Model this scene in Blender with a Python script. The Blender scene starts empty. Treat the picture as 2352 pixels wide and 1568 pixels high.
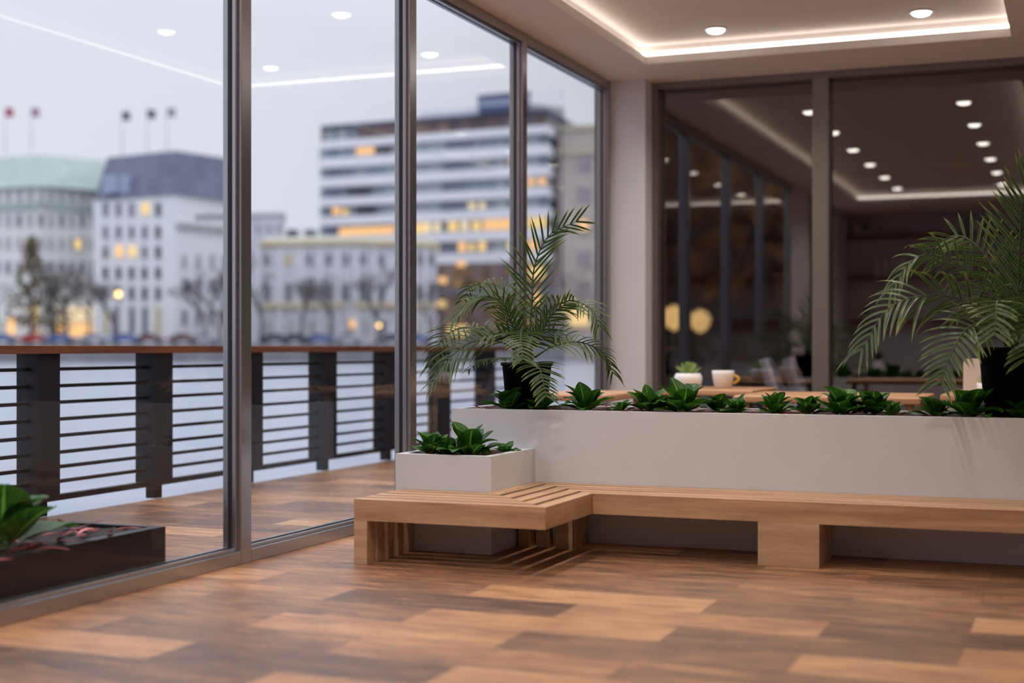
import bpy, math, random
from mathutils import Vector, Matrix, noise
C = bpy.context.scene.collection
PI = math.pi
H = 1.2; FPX = 3267.0; CX = 1176.0; HY = 797.0
TH = math.atan((2480-CX)/FPX)
SN, CS = math.sin(TH), math.cos(TH)

# ------------------------------------------------------------------ mesh builder
class MB:
    def __init__(s): s.v=[]; s.f=[]; s.uv=[]; s.mi=[]; s.col=[]
    def face(s, pts, uvs=None, mi=0, col=None):
        n=len(s.v); s.v+= [tuple(p) for p in pts]; s.f.append(tuple(range(n,n+len(pts))))
        s.uv.append(uvs or [(0,0)]*len(pts)); s.mi.append(mi); s.col.append(col)
    def box(s,x0,x1,y0,y1,z0,z1,mi=0):
        if x0>x1:x0,x1=x1,x0
        if y0>y1:y0,y1=y1,y0
        s.prism([(x0,y0),(x1,y0),(x1,y1),(x0,y1)],z0,z1,mi)
        return s
    def prism(s,poly,z0,z1,mi=0,top=None):
        n=len(s.v); k=len(poly); top=top or poly
        s.v+=[(p[0],p[1],z0) for p in poly]+[(p[0],p[1],z1) for p in top]
        fs=[tuple(range(n+k-1,n-1,-1)),tuple(range(n+k,n+2*k))]
        for i in range(k):
            j=(i+1)%k; fs.append((n+i,n+j,n+k+j,n+k+i))
        for f in fs: s.f.append(f); s.uv.append([(0,0)]*len(f)); s.mi.append(mi); s.col.append(None)
        return s
    def grid(s,rows,uvf=None,mi=0,closed=False):
        n=len(s.v); m=len(rows[0])
        for r in rows: s.v+=[tuple(p) for p in r]
        for i in range(len(rows)-1):
            for j in range(m if closed else m-1):
                j2=(j+1)%m
                s.f.append((n+i*m+j,n+i*m+j2,n+(i+1)*m+j2,n+(i+1)*m+j))
                if uvf: s.uv.append([uvf(i,j),uvf(i,j2),uvf(i+1,j2),uvf(i+1,j)])
                else: s.uv.append([(0,0)]*4)
                s.mi.append(mi); s.col.append(None)
        return s
    def tube(s,pts,r,seg=6,mi=0,caps=True):
        pts=[Vector(p) for p in pts]; rr=r if isinstance(r,(list,tuple)) else [r]*len(pts)
        rows=[]; up=Vector((0,0,1))
        t0=(pts[1]-pts[0]).normalized()
        if abs(t0.dot(up))>.95: up=Vector((1,0,0))
        a=t0.cross(up).normalized()
        for i,p in enumerate(pts):
            t=(pts[min(i+1,len(pts)-1)]-pts[max(i-1,0)]).normalized()
            a=(a-t*a.dot(t)).normalized(); b=t.cross(a)
            rows.append([p+(a*math.cos(2*PI*k/seg)+b*math.sin(2*PI*k/seg))*rr[i] for k in range(seg)])
        n=len(s.v)
        s.grid(rows,mi=mi,closed=True)
        if caps:
            m=len(rows)
            for f in (tuple(range(n+seg-1,n-1,-1)),tuple(range(n+(m-1)*seg,n+m*seg))):
                s.f.append(f); s.uv.append([(0,0)]*seg); s.mi.append(mi); s.col.append(None)
        return s
    def lathe(s,prof,seg=32,c=(0,0),mi=0,sy=1.0):
        rows=[[(c[0]+r*math.cos(2*PI*k/seg),c[1]+sy*r*math.sin(2*PI*k/seg),z) for k in range(seg)] for r,z in prof]
        return s.grid(rows,mi=mi,closed=True)
    def build(s,name,mats,parent=None,smooth=False,bevel=0,loc=None,colattr=False):
        me=bpy.data.meshes.new(name); me.from_pydata(s.v,[],s.f)
        ul=me.uv_layers.new(name='UVMap'); k=0
        for poly,uvs in zip(me.polygons,s.uv):
            for q in range(poly.loop_total): ul.data[poly.loop_start+q].uv=uvs[q]
        if colattr:
            ca=me.color_attributes.new('tone','FLOAT_COLOR','CORNER')
            for poly,c in zip(me.polygons,s.col):
                for q in range(poly.loop_total): ca.data[poly.loop_start+q].color=c
        if not isinstance(mats,(list,tuple)): mats=[mats]
        for m in mats: me.materials.append(m)
        me.polygons.foreach_set('material_index',s.mi)
        me.polygons.foreach_set('use_smooth',[smooth]*len(me.polygons))
        me.update()
        o=bpy.data.objects.new(name,me); C.objects.link(o)
        if parent: o.parent=parent
        if loc: o.location=loc
        if bevel:
            b=o.modifiers.new('b','BEVEL'); b.width=bevel; b.segments=2; b.limit_method='ANGLE'
        return o
def empty(name,loc=(0,0,0),rz=0):
    o=bpy.data.objects.new(name,None); C.objects.link(o); o.location=loc; o.rotation_euler=(0,0,rz); o.empty_display_size=.1
    return o
def tag(o,label,cat,group=None,kind=None):
    if label: o['label']=label
    if cat: o['category']=cat
    if group: o['group']=group
    if kind: o['kind']=kind
    return o
def struct(o,label=None):
    o['kind']='structure'
    if label: o['label']=label
    return o
def copy_tree(o,parent=None):
    c=o.copy(); C.objects.link(c)
    if parent: c.parent=parent
    for ch in [x for x in bpy.data.objects if x.parent==o]: copy_tree(ch,c)
    return c

# ------------------------------------------------------------------ materials
def mat(name,base=(.5,.5,.5),rough=.5,metal=0,spec=.5,emit=None,es=0,trans=None):
    m=bpy.data.materials.new(name); m.use_nodes=True; nt=m.node_tree
    b=nt.nodes['Principled BSDF']
    b.inputs['Base Color'].default_value=(*base,1); b.inputs['Roughness'].default_value=rough
    b.inputs['Metallic'].default_value=metal; b.inputs['Specular IOR Level'].default_value=spec
    if emit: b.inputs['Emission Color'].default_value=(*emit,1); b.inputs['Emission Strength'].default_value=es
    return m
def N(m,t,**k):
    n=m.node_tree.nodes.new(t)
    for a,b in k.items(): setattr(n,a,b)
    return n
def L(m,a,b): m.node_tree.links.new(a,b)
def ramp(m,stops):
    r=N(m,'ShaderNodeValToRGB'); e=r.color_ramp.elements
    while len(e)<len(stops): e.new(.5)
    for x,(p,c) in zip(e,stops): x.position=p; x.color=(*c,1)
    return r
def noisy(name,a,b,scale=4,rough=.6,bump=0,detail=4,stretch=(1,1,1),metal=0,spec=.5):
    m=mat(name,a,rough,metal,spec); P=m.node_tree.nodes['Principled BSDF']
    tc=N(m,'ShaderNodeTexCoord'); mp=N(m,'ShaderNodeMapping'); mp.inputs['Scale'].default_value=stretch
    n=N(m,'ShaderNodeTexNoise'); n.inputs['Scale'].default_value=scale; n.inputs['Detail'].default_value=detail
    r=ramp(m,[(.3,a),(.7,b)])
    L(m,tc.outputs['Object'],mp.inputs['Vector']); L(m,mp.outputs[0],n.inputs['Vector']); L(m,n.outputs['Fac'],r.inputs[0]); L(m,r.outputs[0],P.inputs['Base Color'])
    if bump:
        bp=N(m,'ShaderNodeBump'); bp.inputs['Strength'].default_value=bump; bp.inputs['Distance'].default_value=.01
        L(m,n.outputs['Fac'],bp.inputs['Height']); L(m,bp.outputs[0],P.inputs['Normal'])
    return m

# wooden plank floor: tone attribute r = plank tone, g = random offset
def floor_mat():
    m=mat('plank_floor',(.4,.2,.1),.42); P=m.node_tree.nodes['Principled BSDF']
    at=N(m,'ShaderNodeAttribute',attribute_name='tone'); sp=N(m,'ShaderNodeSeparateColor'); L(m,at.outputs['Color'],sp.inputs[0])
    tc=N(m,'ShaderNodeTexCoord')
    off=N(m,'ShaderNodeCombineXYZ')
    mul=N(m,'ShaderNodeMath',operation='MULTIPLY'); mul.inputs[1].default_value=37.0
    L(m,sp.outputs[1],mul.inputs[0]); L(m,mul.outputs[0],off.inputs[0]); L(m,mul.outputs[0],off.inputs[2])
    add=N(m,'ShaderNodeVectorMath',operation='ADD'); L(m,tc.outputs['Object'],add.inputs[0]); L(m,off.outputs[0],add.inputs[1])
    def nz(sc,scale,det,dist=0,rg=.6):
        mp=N(m,'ShaderNodeMapping'); mp.inputs['Scale'].default_value=sc
        n=N(m,'ShaderNodeTexNoise'); n.inputs['Scale'].default_value=scale; n.inputs['Detail'].default_value=det; n.inputs['Distortion'].default_value=dist; n.inputs['Roughness'].default_value=rg
        L(m,add.outputs[0],mp.inputs['Vector']); L(m,mp.outputs[0],n.inputs['Vector']); return n
    n1=nz((1.3,13.0,1),2.0,7,.9,.68); n2=nz((2.0,26.0,1),3,4,.5); n3=nz((1.4,3.2,1),1.6,3)
    # tone value = plank tone + streaks
    a=N(m,'ShaderNodeMath',operation='MULTIPLY_ADD'); a.inputs[1].default_value=1.75; L(m,n1.outputs['Fac'],a.inputs[0]); L(m,sp.outputs[0],a.inputs[2])
    b=N(m,'ShaderNodeMath',operation='MULTIPLY_ADD'); b.inputs[1].default_value=1.0; L(m,n2.outputs['Fac'],b.inputs[0]); L(m,a.outputs[0],b.inputs[2])
    c=N(m,'ShaderNodeMath',operation='MULTIPLY_ADD'); c.inputs[1].default_value=.60; L(m,n3.outputs['Fac'],c.inputs[0]); L(m,b.outputs[0],c.inputs[2])
    s=N(m,'ShaderNodeMath',operation='SUBTRACT'); s.inputs[1].default_value=1.69; L(m,c.outputs[0],s.inputs[0])
    r=ramp(m,FLOOR_STOPS); L(m,s.outputs[0],r.inputs[0])
    # joints from uv (metres inside plank; x in 0..1.165, y in 0..0.345)
    uv=N(m,'ShaderNodeUVMap',uv_map='UVMap'); su=N(m,'ShaderNodeSeparateXYZ'); L(m,uv.outputs[0],su.inputs[0])
    def edge(o,w):
        q=N(m,'ShaderNodeMath',operation='SUBTRACT'); q.inputs[0].default_value=w; L(m,o,q.inputs[1])
        mn=N(m,'ShaderNodeMath',operation='MINIMUM'); L(m,o,mn.inputs[0]); L(m,q.outputs[0],mn.inputs[1]); return mn
    e1=edge(su.outputs[0],1.165); e2=edge(su.outputs[1],.345)
    mn=N(m,'ShaderNodeMath',operation='MINIMUM'); L(m,e1.outputs[0],mn.inputs[0]); L(m,e2.outputs[0],mn.inputs[1])
    lt=N(m,'ShaderNodeMath',operation='LESS_THAN'); lt.inputs[1].default_value=.0014; L(m,mn.outputs[0],lt.inputs[0])
    mx=N(m,'ShaderNodeMix',data_type='RGBA'); L(m,lt.outputs[0],mx.inputs[0]); L(m,r.outputs[0],mx.inputs[6]); mx.inputs[7].default_value=(.09,.045,.03,1)
    L(m,mx.outputs[2],P.inputs['Base Color'])
    rr=N(m,'ShaderNodeMapRange'); rr.inputs[3].default_value=.30; rr.inputs[4].default_value=.52; L(m,n1.outputs['Fac'],rr.inputs[0]); L(m,rr.outputs[0],P.inputs['Roughness'])
    bp=N(m,'ShaderNodeBump'); bp.inputs['Strength'].default_value=.25; bp.inputs['Distance'].default_value=.004; L(m,b.outputs[0],bp.inputs['Height']); L(m,bp.outputs[0],P.inputs['Normal'])
    return m
FLOOR_STOPS=[(.0,(.075,.038,.026)),(.28,(.165,.080,.048)),(.52,(.29,.140,.070)),(.78,(.45,.232,.112)),(1.0,(.57,.318,.168))]

def wood(name,axis,light=(.55,.335,.19),dark=(.36,.195,.10),rough=.42):
    m=mat(name,light,rough); P=m.node_tree.nodes['Principled BSDF']
    tc=N(m,'ShaderNodeTexCoord'); mp=N(m,'ShaderNodeMapping')
    mp.inputs['Scale'].default_value={'x':(1.1,14,14),'y':(14,1.1,14),'z':(14,14,1.1)}[axis]
    n=N(m,'ShaderNodeTexNoise'); n.inputs['Scale'].default_value=.75; n.inputs['Detail'].default_value=5; n.inputs['Distortion'].default_value=.8
    n2=N(m,'ShaderNodeTexNoise'); n2.inputs['Scale'].default_value=5; n2.inputs['Detail'].default_value=3
    L(m,tc.outputs['Object'],mp.inputs['Vector']); L(m,mp.outputs[0],n.inputs['Vector']); L(m,mp.outputs[0],n2.inputs['Vector'])
    a=N(m,'ShaderNodeMath',operation='MULTIPLY_ADD'); a.inputs[1].default_value=.35; L(m,n2.outputs['Fac'],a.inputs[0]); L(m,n.outputs['Fac'],a.inputs[2])
    r=ramp(m,[(.50,dark),(.66,tuple((x+y)/2 for x,y in zip(light,dark))),(.80,light)]); L(m,a.outputs[0],r.inputs[0]); L(m,r.outputs[0],P.inputs['Base Color'])
    return m

def glass(name,refl,tint,rough=0.0,ior=1.5):
    m=bpy.data.materials.new(name); m.use_nodes=True; nt=m.node_tree; nt.nodes.clear()
    o=N(m,'ShaderNodeOutputMaterial'); mx=N(m,'ShaderNodeMixShader'); t=N(m,'ShaderNodeBsdfTransparent'); g=N(m,'ShaderNodeBsdfGlossy')
    t.inputs[0].default_value=(*tint,1); g.inputs['Roughness'].default_value=rough; g.inputs['Color'].default_value=(1,.98,.96,1)
    # Fresnel is taken from |N.V| so that both sides of the thin pane behave alike
    ge=N(m,'ShaderNodeNewGeometry'); dt=N(m,'ShaderNodeVectorMath',operation='DOT_PRODUCT'); L(m,ge.outputs['Normal'],dt.inputs[0]); L(m,ge.outputs['Incoming'],dt.inputs[1])
    ab=N(m,'ShaderNodeMath',operation='ABSOLUTE'); L(m,dt.outputs['Value'],ab.inputs[0])
    om=N(m,'ShaderNodeMath',operation='SUBTRACT'); om.inputs[0].default_value=1; L(m,ab.outputs[0],om.inputs[1])
    pw=N(m,'ShaderNodeMath',operation='POWER'); pw.inputs[1].default_value=5; L(m,om.outputs[0],pw.inputs[0])
    ml=N(m,'ShaderNodeMath',operation='MULTIPLY_ADD',use_clamp=True); ml.inputs[1].default_value=1-refl; ml.inputs[2].default_value=refl; L(m,pw.outputs[0],ml.inputs[0])
    L(m,ml.outputs[0],mx.inputs[0]); L(m,t.outputs[0],mx.inputs[1]); L(m,g.outputs[0],mx.inputs[2]); L(m,mx.outputs[0],o.inputs[0])
    return m

def leaf_mat(name,dark,light,vein,trl=.25,edge=None,rough=.45,tip=None):
    m=bpy.data.materials.new(name); m.use_nodes=True; nt=m.node_tree; P=nt.nodes['Principled BSDF']; P.inputs['Roughness'].default_value=rough
    P.inputs['Specular IOR Level'].default_value=.35
    uv=N(m,'ShaderNodeUVMap',uv_map='UVMap'); s=N(m,'ShaderNodeSeparateXYZ'); L(m,uv.outputs[0],s.inputs[0])
    # distance from midrib
    d=N(m,'ShaderNodeMath',operation='SUBTRACT'); L(m,s.outputs[0],d.inputs[0]); d.inputs[1].default_value=.5
    ad=N(m,'ShaderNodeMath',operation='ABSOLUTE'); L(m,d.outputs[0],ad.inputs[0])
    tc=N(m,'ShaderNodeTexCoord'); n=N(m,'ShaderNodeTexNoise'); n.inputs['Scale'].default_value=14; n.inputs['Detail'].default_value=3; L(m,tc.outputs['Object'],n.inputs['Vector'])
    base=ramp(m,[(.35,dark),(.7,light)]); L(m,n.outputs['Fac'],base.inputs[0]); out=base.outputs[0]
    if vein:
        # side veins : frac(v*7 - |x|*3) thin
        a=N(m,'ShaderNodeMath',operation='MULTIPLY'); a.inputs[1].default_value=6; L(m,s.outputs[1],a.inputs[0])
        b=N(m,'ShaderNodeMath',operation='MULTIPLY'); b.inputs[1].default_value=4; L(m,ad.outputs[0],b.inputs[0])
        c=N(m,'ShaderNodeMath',operation='SUBTRACT'); L(m,a.outputs[0],c.inputs[0]); L(m,b.outputs[0],c.inputs[1])
        fr=N(m,'ShaderNodeMath',operation='FRACT'); L(m,c.outputs[0],fr.inputs[0])
        lt=N(m,'ShaderNodeMath',operation='LESS_THAN'); lt.inputs[1].default_value=.07; L(m,fr.outputs[0],lt.inputs[0])
        hf=N(m,'ShaderNodeMath',operation='MULTIPLY'); hf.inputs[1].default_value=.35; L(m,lt.outputs[0],hf.inputs[0])
        mr=N(m,'ShaderNodeMapRange'); mr.inputs[1].default_value=.012; mr.inputs[2].default_value=.05; mr.inputs[3].default_value=.9; mr.inputs[4].default_value=0; L(m,ad.outputs[0],mr.inputs[0])
        mxv=N(m,'ShaderNodeMath',operation='MAXIMUM'); L(m,hf.outputs[0],mxv.inputs[0]); L(m,mr.outputs[0],mxv.inputs[1])
        mx=N(m,'ShaderNodeMix',data_type='RGBA'); L(m,mxv.outputs[0],mx.inputs[0]); L(m,out,mx.inputs[6]); mx.inputs[7].default_value=(*vein,1); out=mx.outputs[2]
    if edge:
        mr=N(m,'ShaderNodeMapRange'); mr.inputs[1].default_value=.24; mr.inputs[2].default_value=.5; mr.inputs[3].default_value=0; mr.inputs[4].default_value=.9; L(m,ad.outputs[0],mr.inputs[0])
        mx=N(m,'ShaderNodeMix',data_type='RGBA'); L(m,mr.outputs[0],mx.inputs[0]); L(m,out,mx.inputs[6]); mx.inputs[7].default_value=(*edge,1); out=mx.outputs[2]
    if tip:
        mr=N(m,'ShaderNodeMapRange'); mr.inputs[1].default_value=.6; mr.inputs[2].default_value=1; mr.inputs[3].default_value=0; mr.inputs[4].default_value=.9; L(m,s.outputs[1],mr.inputs[0])
        mx=N(m,'ShaderNodeMix',data_type='RGBA'); L(m,mr.outputs[0],mx.inputs[0]); L(m,out,mx.inputs[6]); mx.inputs[7].default_value=(*tip,1); out=mx.outputs[2]
    L(m,out,P.inputs['Base Color'])
    if trl:
        t=N(m,'ShaderNodeBsdfTranslucent'); L(m,out,t.inputs[0]); mxs=N(m,'ShaderNodeMixShader'); mxs.inputs[0].default_value=trl
        o=nt.nodes['Material Output']; L(m,P.outputs[0],mxs.inputs[1]); L(m,t.outputs[0],mxs.inputs[2]); L(m,mxs.outputs[0],o.inputs[0])
    return m
def emis(name,c,s): return mat(name,(.02,.02,.02),.5,emit=c,es=s)

M={}
M['floor']=floor_mat()
M['wx']=wood('bench_wood_along_x','x'); M['wy']=wood('bench_wood_along_y','y'); M['wz']=wood('bench_wood_upright','z')
M['wleg']=wood('bench_leg_wood','x',(.58,.38,.23),(.42,.25,.14))
M['white']=noisy('planter_white',(.60,.61,.65),(.63,.64,.68),3,.55)
M['wall']=noisy('wall_paint',(.66,.65,.68),(.69,.68,.71),2,.7)
M['ceil']=noisy('ceiling_paint',(.80,.74,.71),(.83,.77,.74),1.5,.8)
M['metal']=noisy('brushed_aluminium',(.39,.39,.42),(.43,.43,.46),6,.25,metal=.9,stretch=(20,20,.5))
M['metaldark']=mat('dark_gasket',(.02,.02,.025),.35)
M['frame2']=noisy('bronze_frame',(.21,.19,.175),(.24,.22,.205),6,.38,metal=.6,stretch=(20,20,.5))
M['glassL']=glass('window_glass',.012,(.97,.975,.98))
M['glassB']=glass('smoked_glass',.125,(.80,.80,.84))
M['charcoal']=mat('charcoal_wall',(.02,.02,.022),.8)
M['blackmetal']=mat('railing_black',(.012,.012,.016),.5,spec=.3)
M['railwood']=wood('rail_cap_wood','y',(.26,.085,.03),(.15,.045,.018),.5)
M['soil']=noisy('dark_soil',(.012,.009,.008),(.03,.02,.018),60,.9,.8)
M['leaf']=leaf_mat('broad_leaf',(.016,.070,.007),(.04,.135,.014),(.20,.42,.06),.3,rough=.42)
M['red']=leaf_mat('red_leaf',(.12,.006,.012),(.38,.035,.045),None,.2)
M['pinkleaf']=leaf_mat('pink_leaf',(.45,.07,.07),(.8,.25,.22),None,.2)
M['palm']=leaf_mat('palm_leaflet',(.016,.040,.016),(.036,.070,.030),None,.3,edge=(.18,.26,.05),rough=.38,tip=(.26,.30,.09))  # yellowish leaflet edges, with rims lit from behind painted into the colour
M['palmstem']=mat('palm_stem',(.03,.06,.02),.5)
M['blackpot']=mat('black_pot',(.002,.002,.002),.8,spec=.1)
M['darkbox']=mat('dark_planter',(.010,.010,.014),.4,spec=.25)
M['led']=emis('led_strip',(1,.91,.80),4.8)
M['lens']=emis('downlight_lens',(1,.95,.84),8)
M['ringm']=mat('downlight_ring',(.75,.70,.68),.4)
M['cafe']=wood('table_wood','x',(.62,.36,.20),(.46,.23,.12))
M['ceram']=mat('white_ceramic',(.88,.87,.88),.35)
M['succ']=leaf_mat('succulent',(.25,.38,.10),(.42,.55,.20),None,.3)
M['yellow']=mat('yellow_handle',(.75,.42,.05),.4)
M['shell']=mat('chair_shell_grey',(.88,.88,.95),.6)
M['marble']=noisy('marble',(.62,.62,.68),(.86,.86,.92),5,.2,detail=8)
M['cardm']=mat('beige_board',(.72,.62,.55),.6)
M['black']=mat('black',(.01,.01,.01),.5)
M['water']=noisy('lake_water',(.23,.26,.33),(.29,.32,.39),.6,.28,.0)
def wbump(m):
    P=m.node_tree.nodes['Principled BSDF']; tc=N(m,'ShaderNodeTexCoord'); n=N(m,'ShaderNodeTexNoise'); n.inputs['Scale'].default_value=1.2; n.inputs['Detail'].default_value=4
    bp=N(m,'ShaderNodeBump'); bp.inputs['Strength'].default_value=.35; bp.inputs['Distance'].default_value=.15; L(m,tc.outputs['Object'],n.inputs['Vector']); L(m,n.outputs['Fac'],bp.inputs['Height']); L(m,bp.outputs[0],P.inputs['Normal'])
wbump(M['water'])

# ------------------------------------------------------------------ camera
cam=bpy.data.cameras.new('camera'); co=bpy.data.objects.new('camera',cam); C.objects.link(co)
co.location=(0,0,H); co.rotation_euler=(PI/2,0,TH)
cam.sensor_width=36; cam.lens=FPX*36/2352; cam.shift_y=(HY-784)/2352
cam.clip_end=1000; cam.dof.use_dof=True; cam.dof.focus_distance=8.9; cam.dof.aperture_fstop=.85; cam.dof.aperture_blades=0
bpy.context.scene.camera=co

# ------------------------------------------------------------------ floor + deck (running bond planks)
TONE={(0,-4):.62,(0,-3):.45,(0,-2):.40,(0,-1):.86,(0,0):.36,(0,1):.82}
# rows keyed k : list of (joint x start, tone)
ROW={0:{-5.09:.80,-3.925:.42,-2.76:.86,-1.595:.34,-.43:.86},
 -1:{-4.505:.62,-3.34:.20,-2.175:.66,-1.01:.24},
 -2:{-5.09:.55,-3.925:.40,-2.76:.76,-1.595:.32,-.43:.72},
 -3:{-4.505:.48,-3.34:.72,-2.175:.34,-1.01:.76},
 -4:{-5.09:.62,-3.925:.36,-2.76:.60,-1.595:.40,-.43:.55},
 -5:{-4.505:.78,-3.34:.20,-2.175:.72,-1.01:.42},
 1:{-4.505:.50,-3.34:.40,-2.175:.40,-1.01:.48},
 2:{-5.09:.45,-3.925:.5,-2.76:.38,-1.595:.50,-.43:.44},
 3:{-4.505:.52,-3.34:.42,-2.175:.40,-1.01:.34},
 4:{-2.76:.36,-1.595:.62,-.43:.4}}
def planks(name,x0,x1,y0,y1,z):
    mb=MB(); rng=random.Random(7)
    k0=int(math.floor((y0-6.285)/.345))-1; k1=int(math.ceil((y1-6.285)/.345))+1
    for k in range(k0,k1):
        ya,yb=6.285+.345*k,6.285+.345*(k+1)
        base=-.43 if k%2==0 else -1.01+.0
        j0=base-1.165*12
        for i in range(26):
            xa=j0+1.165*i; xb=xa+1.165
            t=rng.choice([.30,.36,.42,.48,.52,.60,.70,.80,.25]); g=rng.random()
            for kx,tv in ROW.get(k,{}).items():
                if abs(kx-xa)<.06: t=tv
            cx0,cx1,cy0,cy1=max(xa,x0),min(xb,x1),max(ya,y0),min(yb,y1)
            if cx1-cx0<=.001 or cy1-cy0<=.001: continue
            u=lambda x,y:(x-xa,y-ya)
            mb.face([(cx0,cy0,z),(cx1,cy0,z),(cx1,cy1,z),(cx0,cy1,z)],[u(cx0,cy0),u(cx1,cy0),u(cx1,cy1),u(cx0,cy1)],0,(t,g,0,1))
    # slab below
    mb.box(x0,x1,y0,y1,z-.12,z-.003)
    for i in range(6): mb.col[-1-i]=(.3,.5,0,1)
    o=mb.build(name,M['floor'],colattr=True); return o
struct(planks('floor',-4.42,3.0,-1.5,13.75,0.0))
struct(planks('deck',-6.80,-4.42,-4.0,17.5,0.0))

# ------------------------------------------------------------------ walls, ceiling
XW=-4.30; ZC=3.82
mb=MB(); X0,X1,Y0,Y1=-3.735,-.535,1.12,12.70; g=.09; E0,E1,F0,F1=-4.42,3.0,-1.5,13.80
def quad(a,b,c,d): mb.face([a,b,c,d])
for (a,b,c,d) in ((E0,E1,F0,Y0),(E0,E1,Y1,F1),(E0,X0,Y0,Y1),(X1,E1,Y0,Y1)):
    mb.box(a,b,c,d,ZC,ZC+.074)
for (a,b,c,d) in ((E0,E1,F0,Y0-g),(E0,E1,Y1+g,F1),(E0,X0-g,Y0-g,Y1+g),(X1+g,E1,Y0-g,Y1+g)):
    mb.box(a,b,c,d,ZC+.074,4.0)
mb.box(E0,E1,F0,F1,4.0,4.2)
struct(mb.build('ceiling',M['ceil']))
# led strip in the cove (four runs of one strip)
z0,z1=3.902,3.944; w=.010
for bb,lb in (((X0-g,X0-g+w,Y0-g,Y1+g),'along its window side'),((X1+g-w,X1+g,Y0-g,Y1+g),'along its right side'),((X0-g+w,X1+g-w,Y1+g-w,Y1+g),'along its far end'),((X0-g+w,X1+g-w,Y0-g,Y0-g+w),'along its near end')):
    tag(MB().box(*bb,z0,z1).build('light_strip',M['led']),'glowing white light strip in the ceiling recess, '+lb,'light strip','light strips of the ceiling recess')
# downlights
def make_downlight():
    r=empty('ceiling_light')
    m=MB(); m.lathe([(.076,0),(.098,0),(.104,-.006),(.100,-.012),(.080,-.012),(.076,0)],28); m.build('ring',M['ringm'],r,smooth=True)
    d=MB(); d.lathe([(.0001,-.040),(.045,-.038),(.068,-.028),(.078,-.010),(.078,0)],28); d.build('lens',M['lens'],r,smooth=True)
    return r
dl=None; cols=[(-2.975,'left'),(-1.228,'right')]
ordn=['nearest the far glass wall','second from the far glass wall','third from the far glass wall','fourth from the far glass wall','fifth from the far glass wall','sixth from the far glass wall','seventh from the far glass wall']
lamp=bpy.data.lights.new('downlight_lamp','SPOT'); lamp.energy=92; lamp.color=(1,.90,.79); lamp.shadow_soft_size=.07; lamp.spot_size=math.radians(140); lamp.spot_blend=.7
for i in range(7):
    for x,nm in cols:
        y=12.29-1.745*i
        if dl is None: dl=make_downlight(); o=dl
        else: o=copy_tree(dl)
        o.location=(x,y,4.0)
        tag(o,'round recessed ceiling light in the %s row, %s'%(nm,ordn[i]),'ceiling light','recessed ceiling lights in two rows')
        lo=bpy.data.objects.new('downlight_lamp',lamp); C.objects.link(lo); lo.location=(x,y,3.94)
# column at far left corner, far wall beyond, right and rear walls
struct(MB().box(-4.42,-3.945,13.40,13.80,0,ZC).build('wall_corner',M['wall']))
struct(MB().box(3.0,3.2,-1.5,13.8,0,4.2).build('wall_right',M['wall']))
M['rear']=noisy('rear_wall_paint',(.70,.70,.78),(.74,.74,.81),2,.7)
struct(MB().box(-4.42,3.2,-1.7,-1.5,0,4.2).build('wall_rear',M['rear']))
struct(MB().box(-4.42,-4.30,3.0,4.60,0,ZC).build('wall_left',M['rear']))
struct(MB().box(-4.42,-4.30,-1.5,.30,0,ZC).build('wall_left',M['rear']))
# room beyond the far glass, its unlit darkness put into charcoal surfaces
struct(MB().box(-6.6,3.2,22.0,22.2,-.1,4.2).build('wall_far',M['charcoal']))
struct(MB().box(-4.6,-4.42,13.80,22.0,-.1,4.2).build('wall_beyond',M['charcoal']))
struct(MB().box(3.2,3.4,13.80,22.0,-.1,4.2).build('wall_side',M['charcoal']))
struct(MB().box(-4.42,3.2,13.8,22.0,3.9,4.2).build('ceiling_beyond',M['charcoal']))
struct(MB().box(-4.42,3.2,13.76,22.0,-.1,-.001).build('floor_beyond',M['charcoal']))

# ------------------------------------------------------------------ window wall (left)
bays=[(4.60,6.846),(6.846,8.977),(8.977,11.118),(11.118,13.43),(.30,3.0)]  # last bay added as an extra window to bring daylight onto the rear wall
mw=.105
for n,(ya,yb) in zip((1,2,3,4,9),bays):
    r=empty('window_%d'%n,(XW,ya,0)); struct(r)
    def P(mbx,name,m,bevel=0): 
        o=mbx.build(name,m,r,bevel=bevel); o.location=(-XW,-ya,0); return o
    # bay runs from the far side of the previous mullion (ya) to the far side of this one (yb)
    P(MB().box(-4.366,-4.360,ya,yb-mw,.07,3.73),'glass',M['glassL'])
    P(MB().box(-4.42,XW,yb-mw,yb,0,ZC),'mullion',M['metal'],.004)
    P(MB().box(-4.42,XW,ya,yb-mw,0,.074),'bottom_rail',M['metal'],.004)
    P(MB().box(-4.42,XW,ya,yb-mw,3.735,ZC),'top_rail',M['metal'],.004)
    b=MB()
    for (a,c) in ((-4.354,-4.322),(-4.405,-4.372)):
        b.box(a,c,yb-mw-.022,yb-mw,.074,3.735); b.box(a,c,ya,ya+.022,.074,3.735)
        b.box(a,c,ya+.022,yb-mw-.022,.074,.092); b.box(a,c,ya+.022,yb-mw-.022,3.717,3.735)
    P(b,'glazing_bead',M['metal'],.003)
    gk=MB(); gk.box(-4.356,-4.350,yb-mw-.030,yb-mw-.022,.092,3.717); gk.box(-4.356,-4.350,ya+.03,yb-mw-.03,.092,.098)
    P(gk,'gasket',M['metaldark'])

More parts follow.
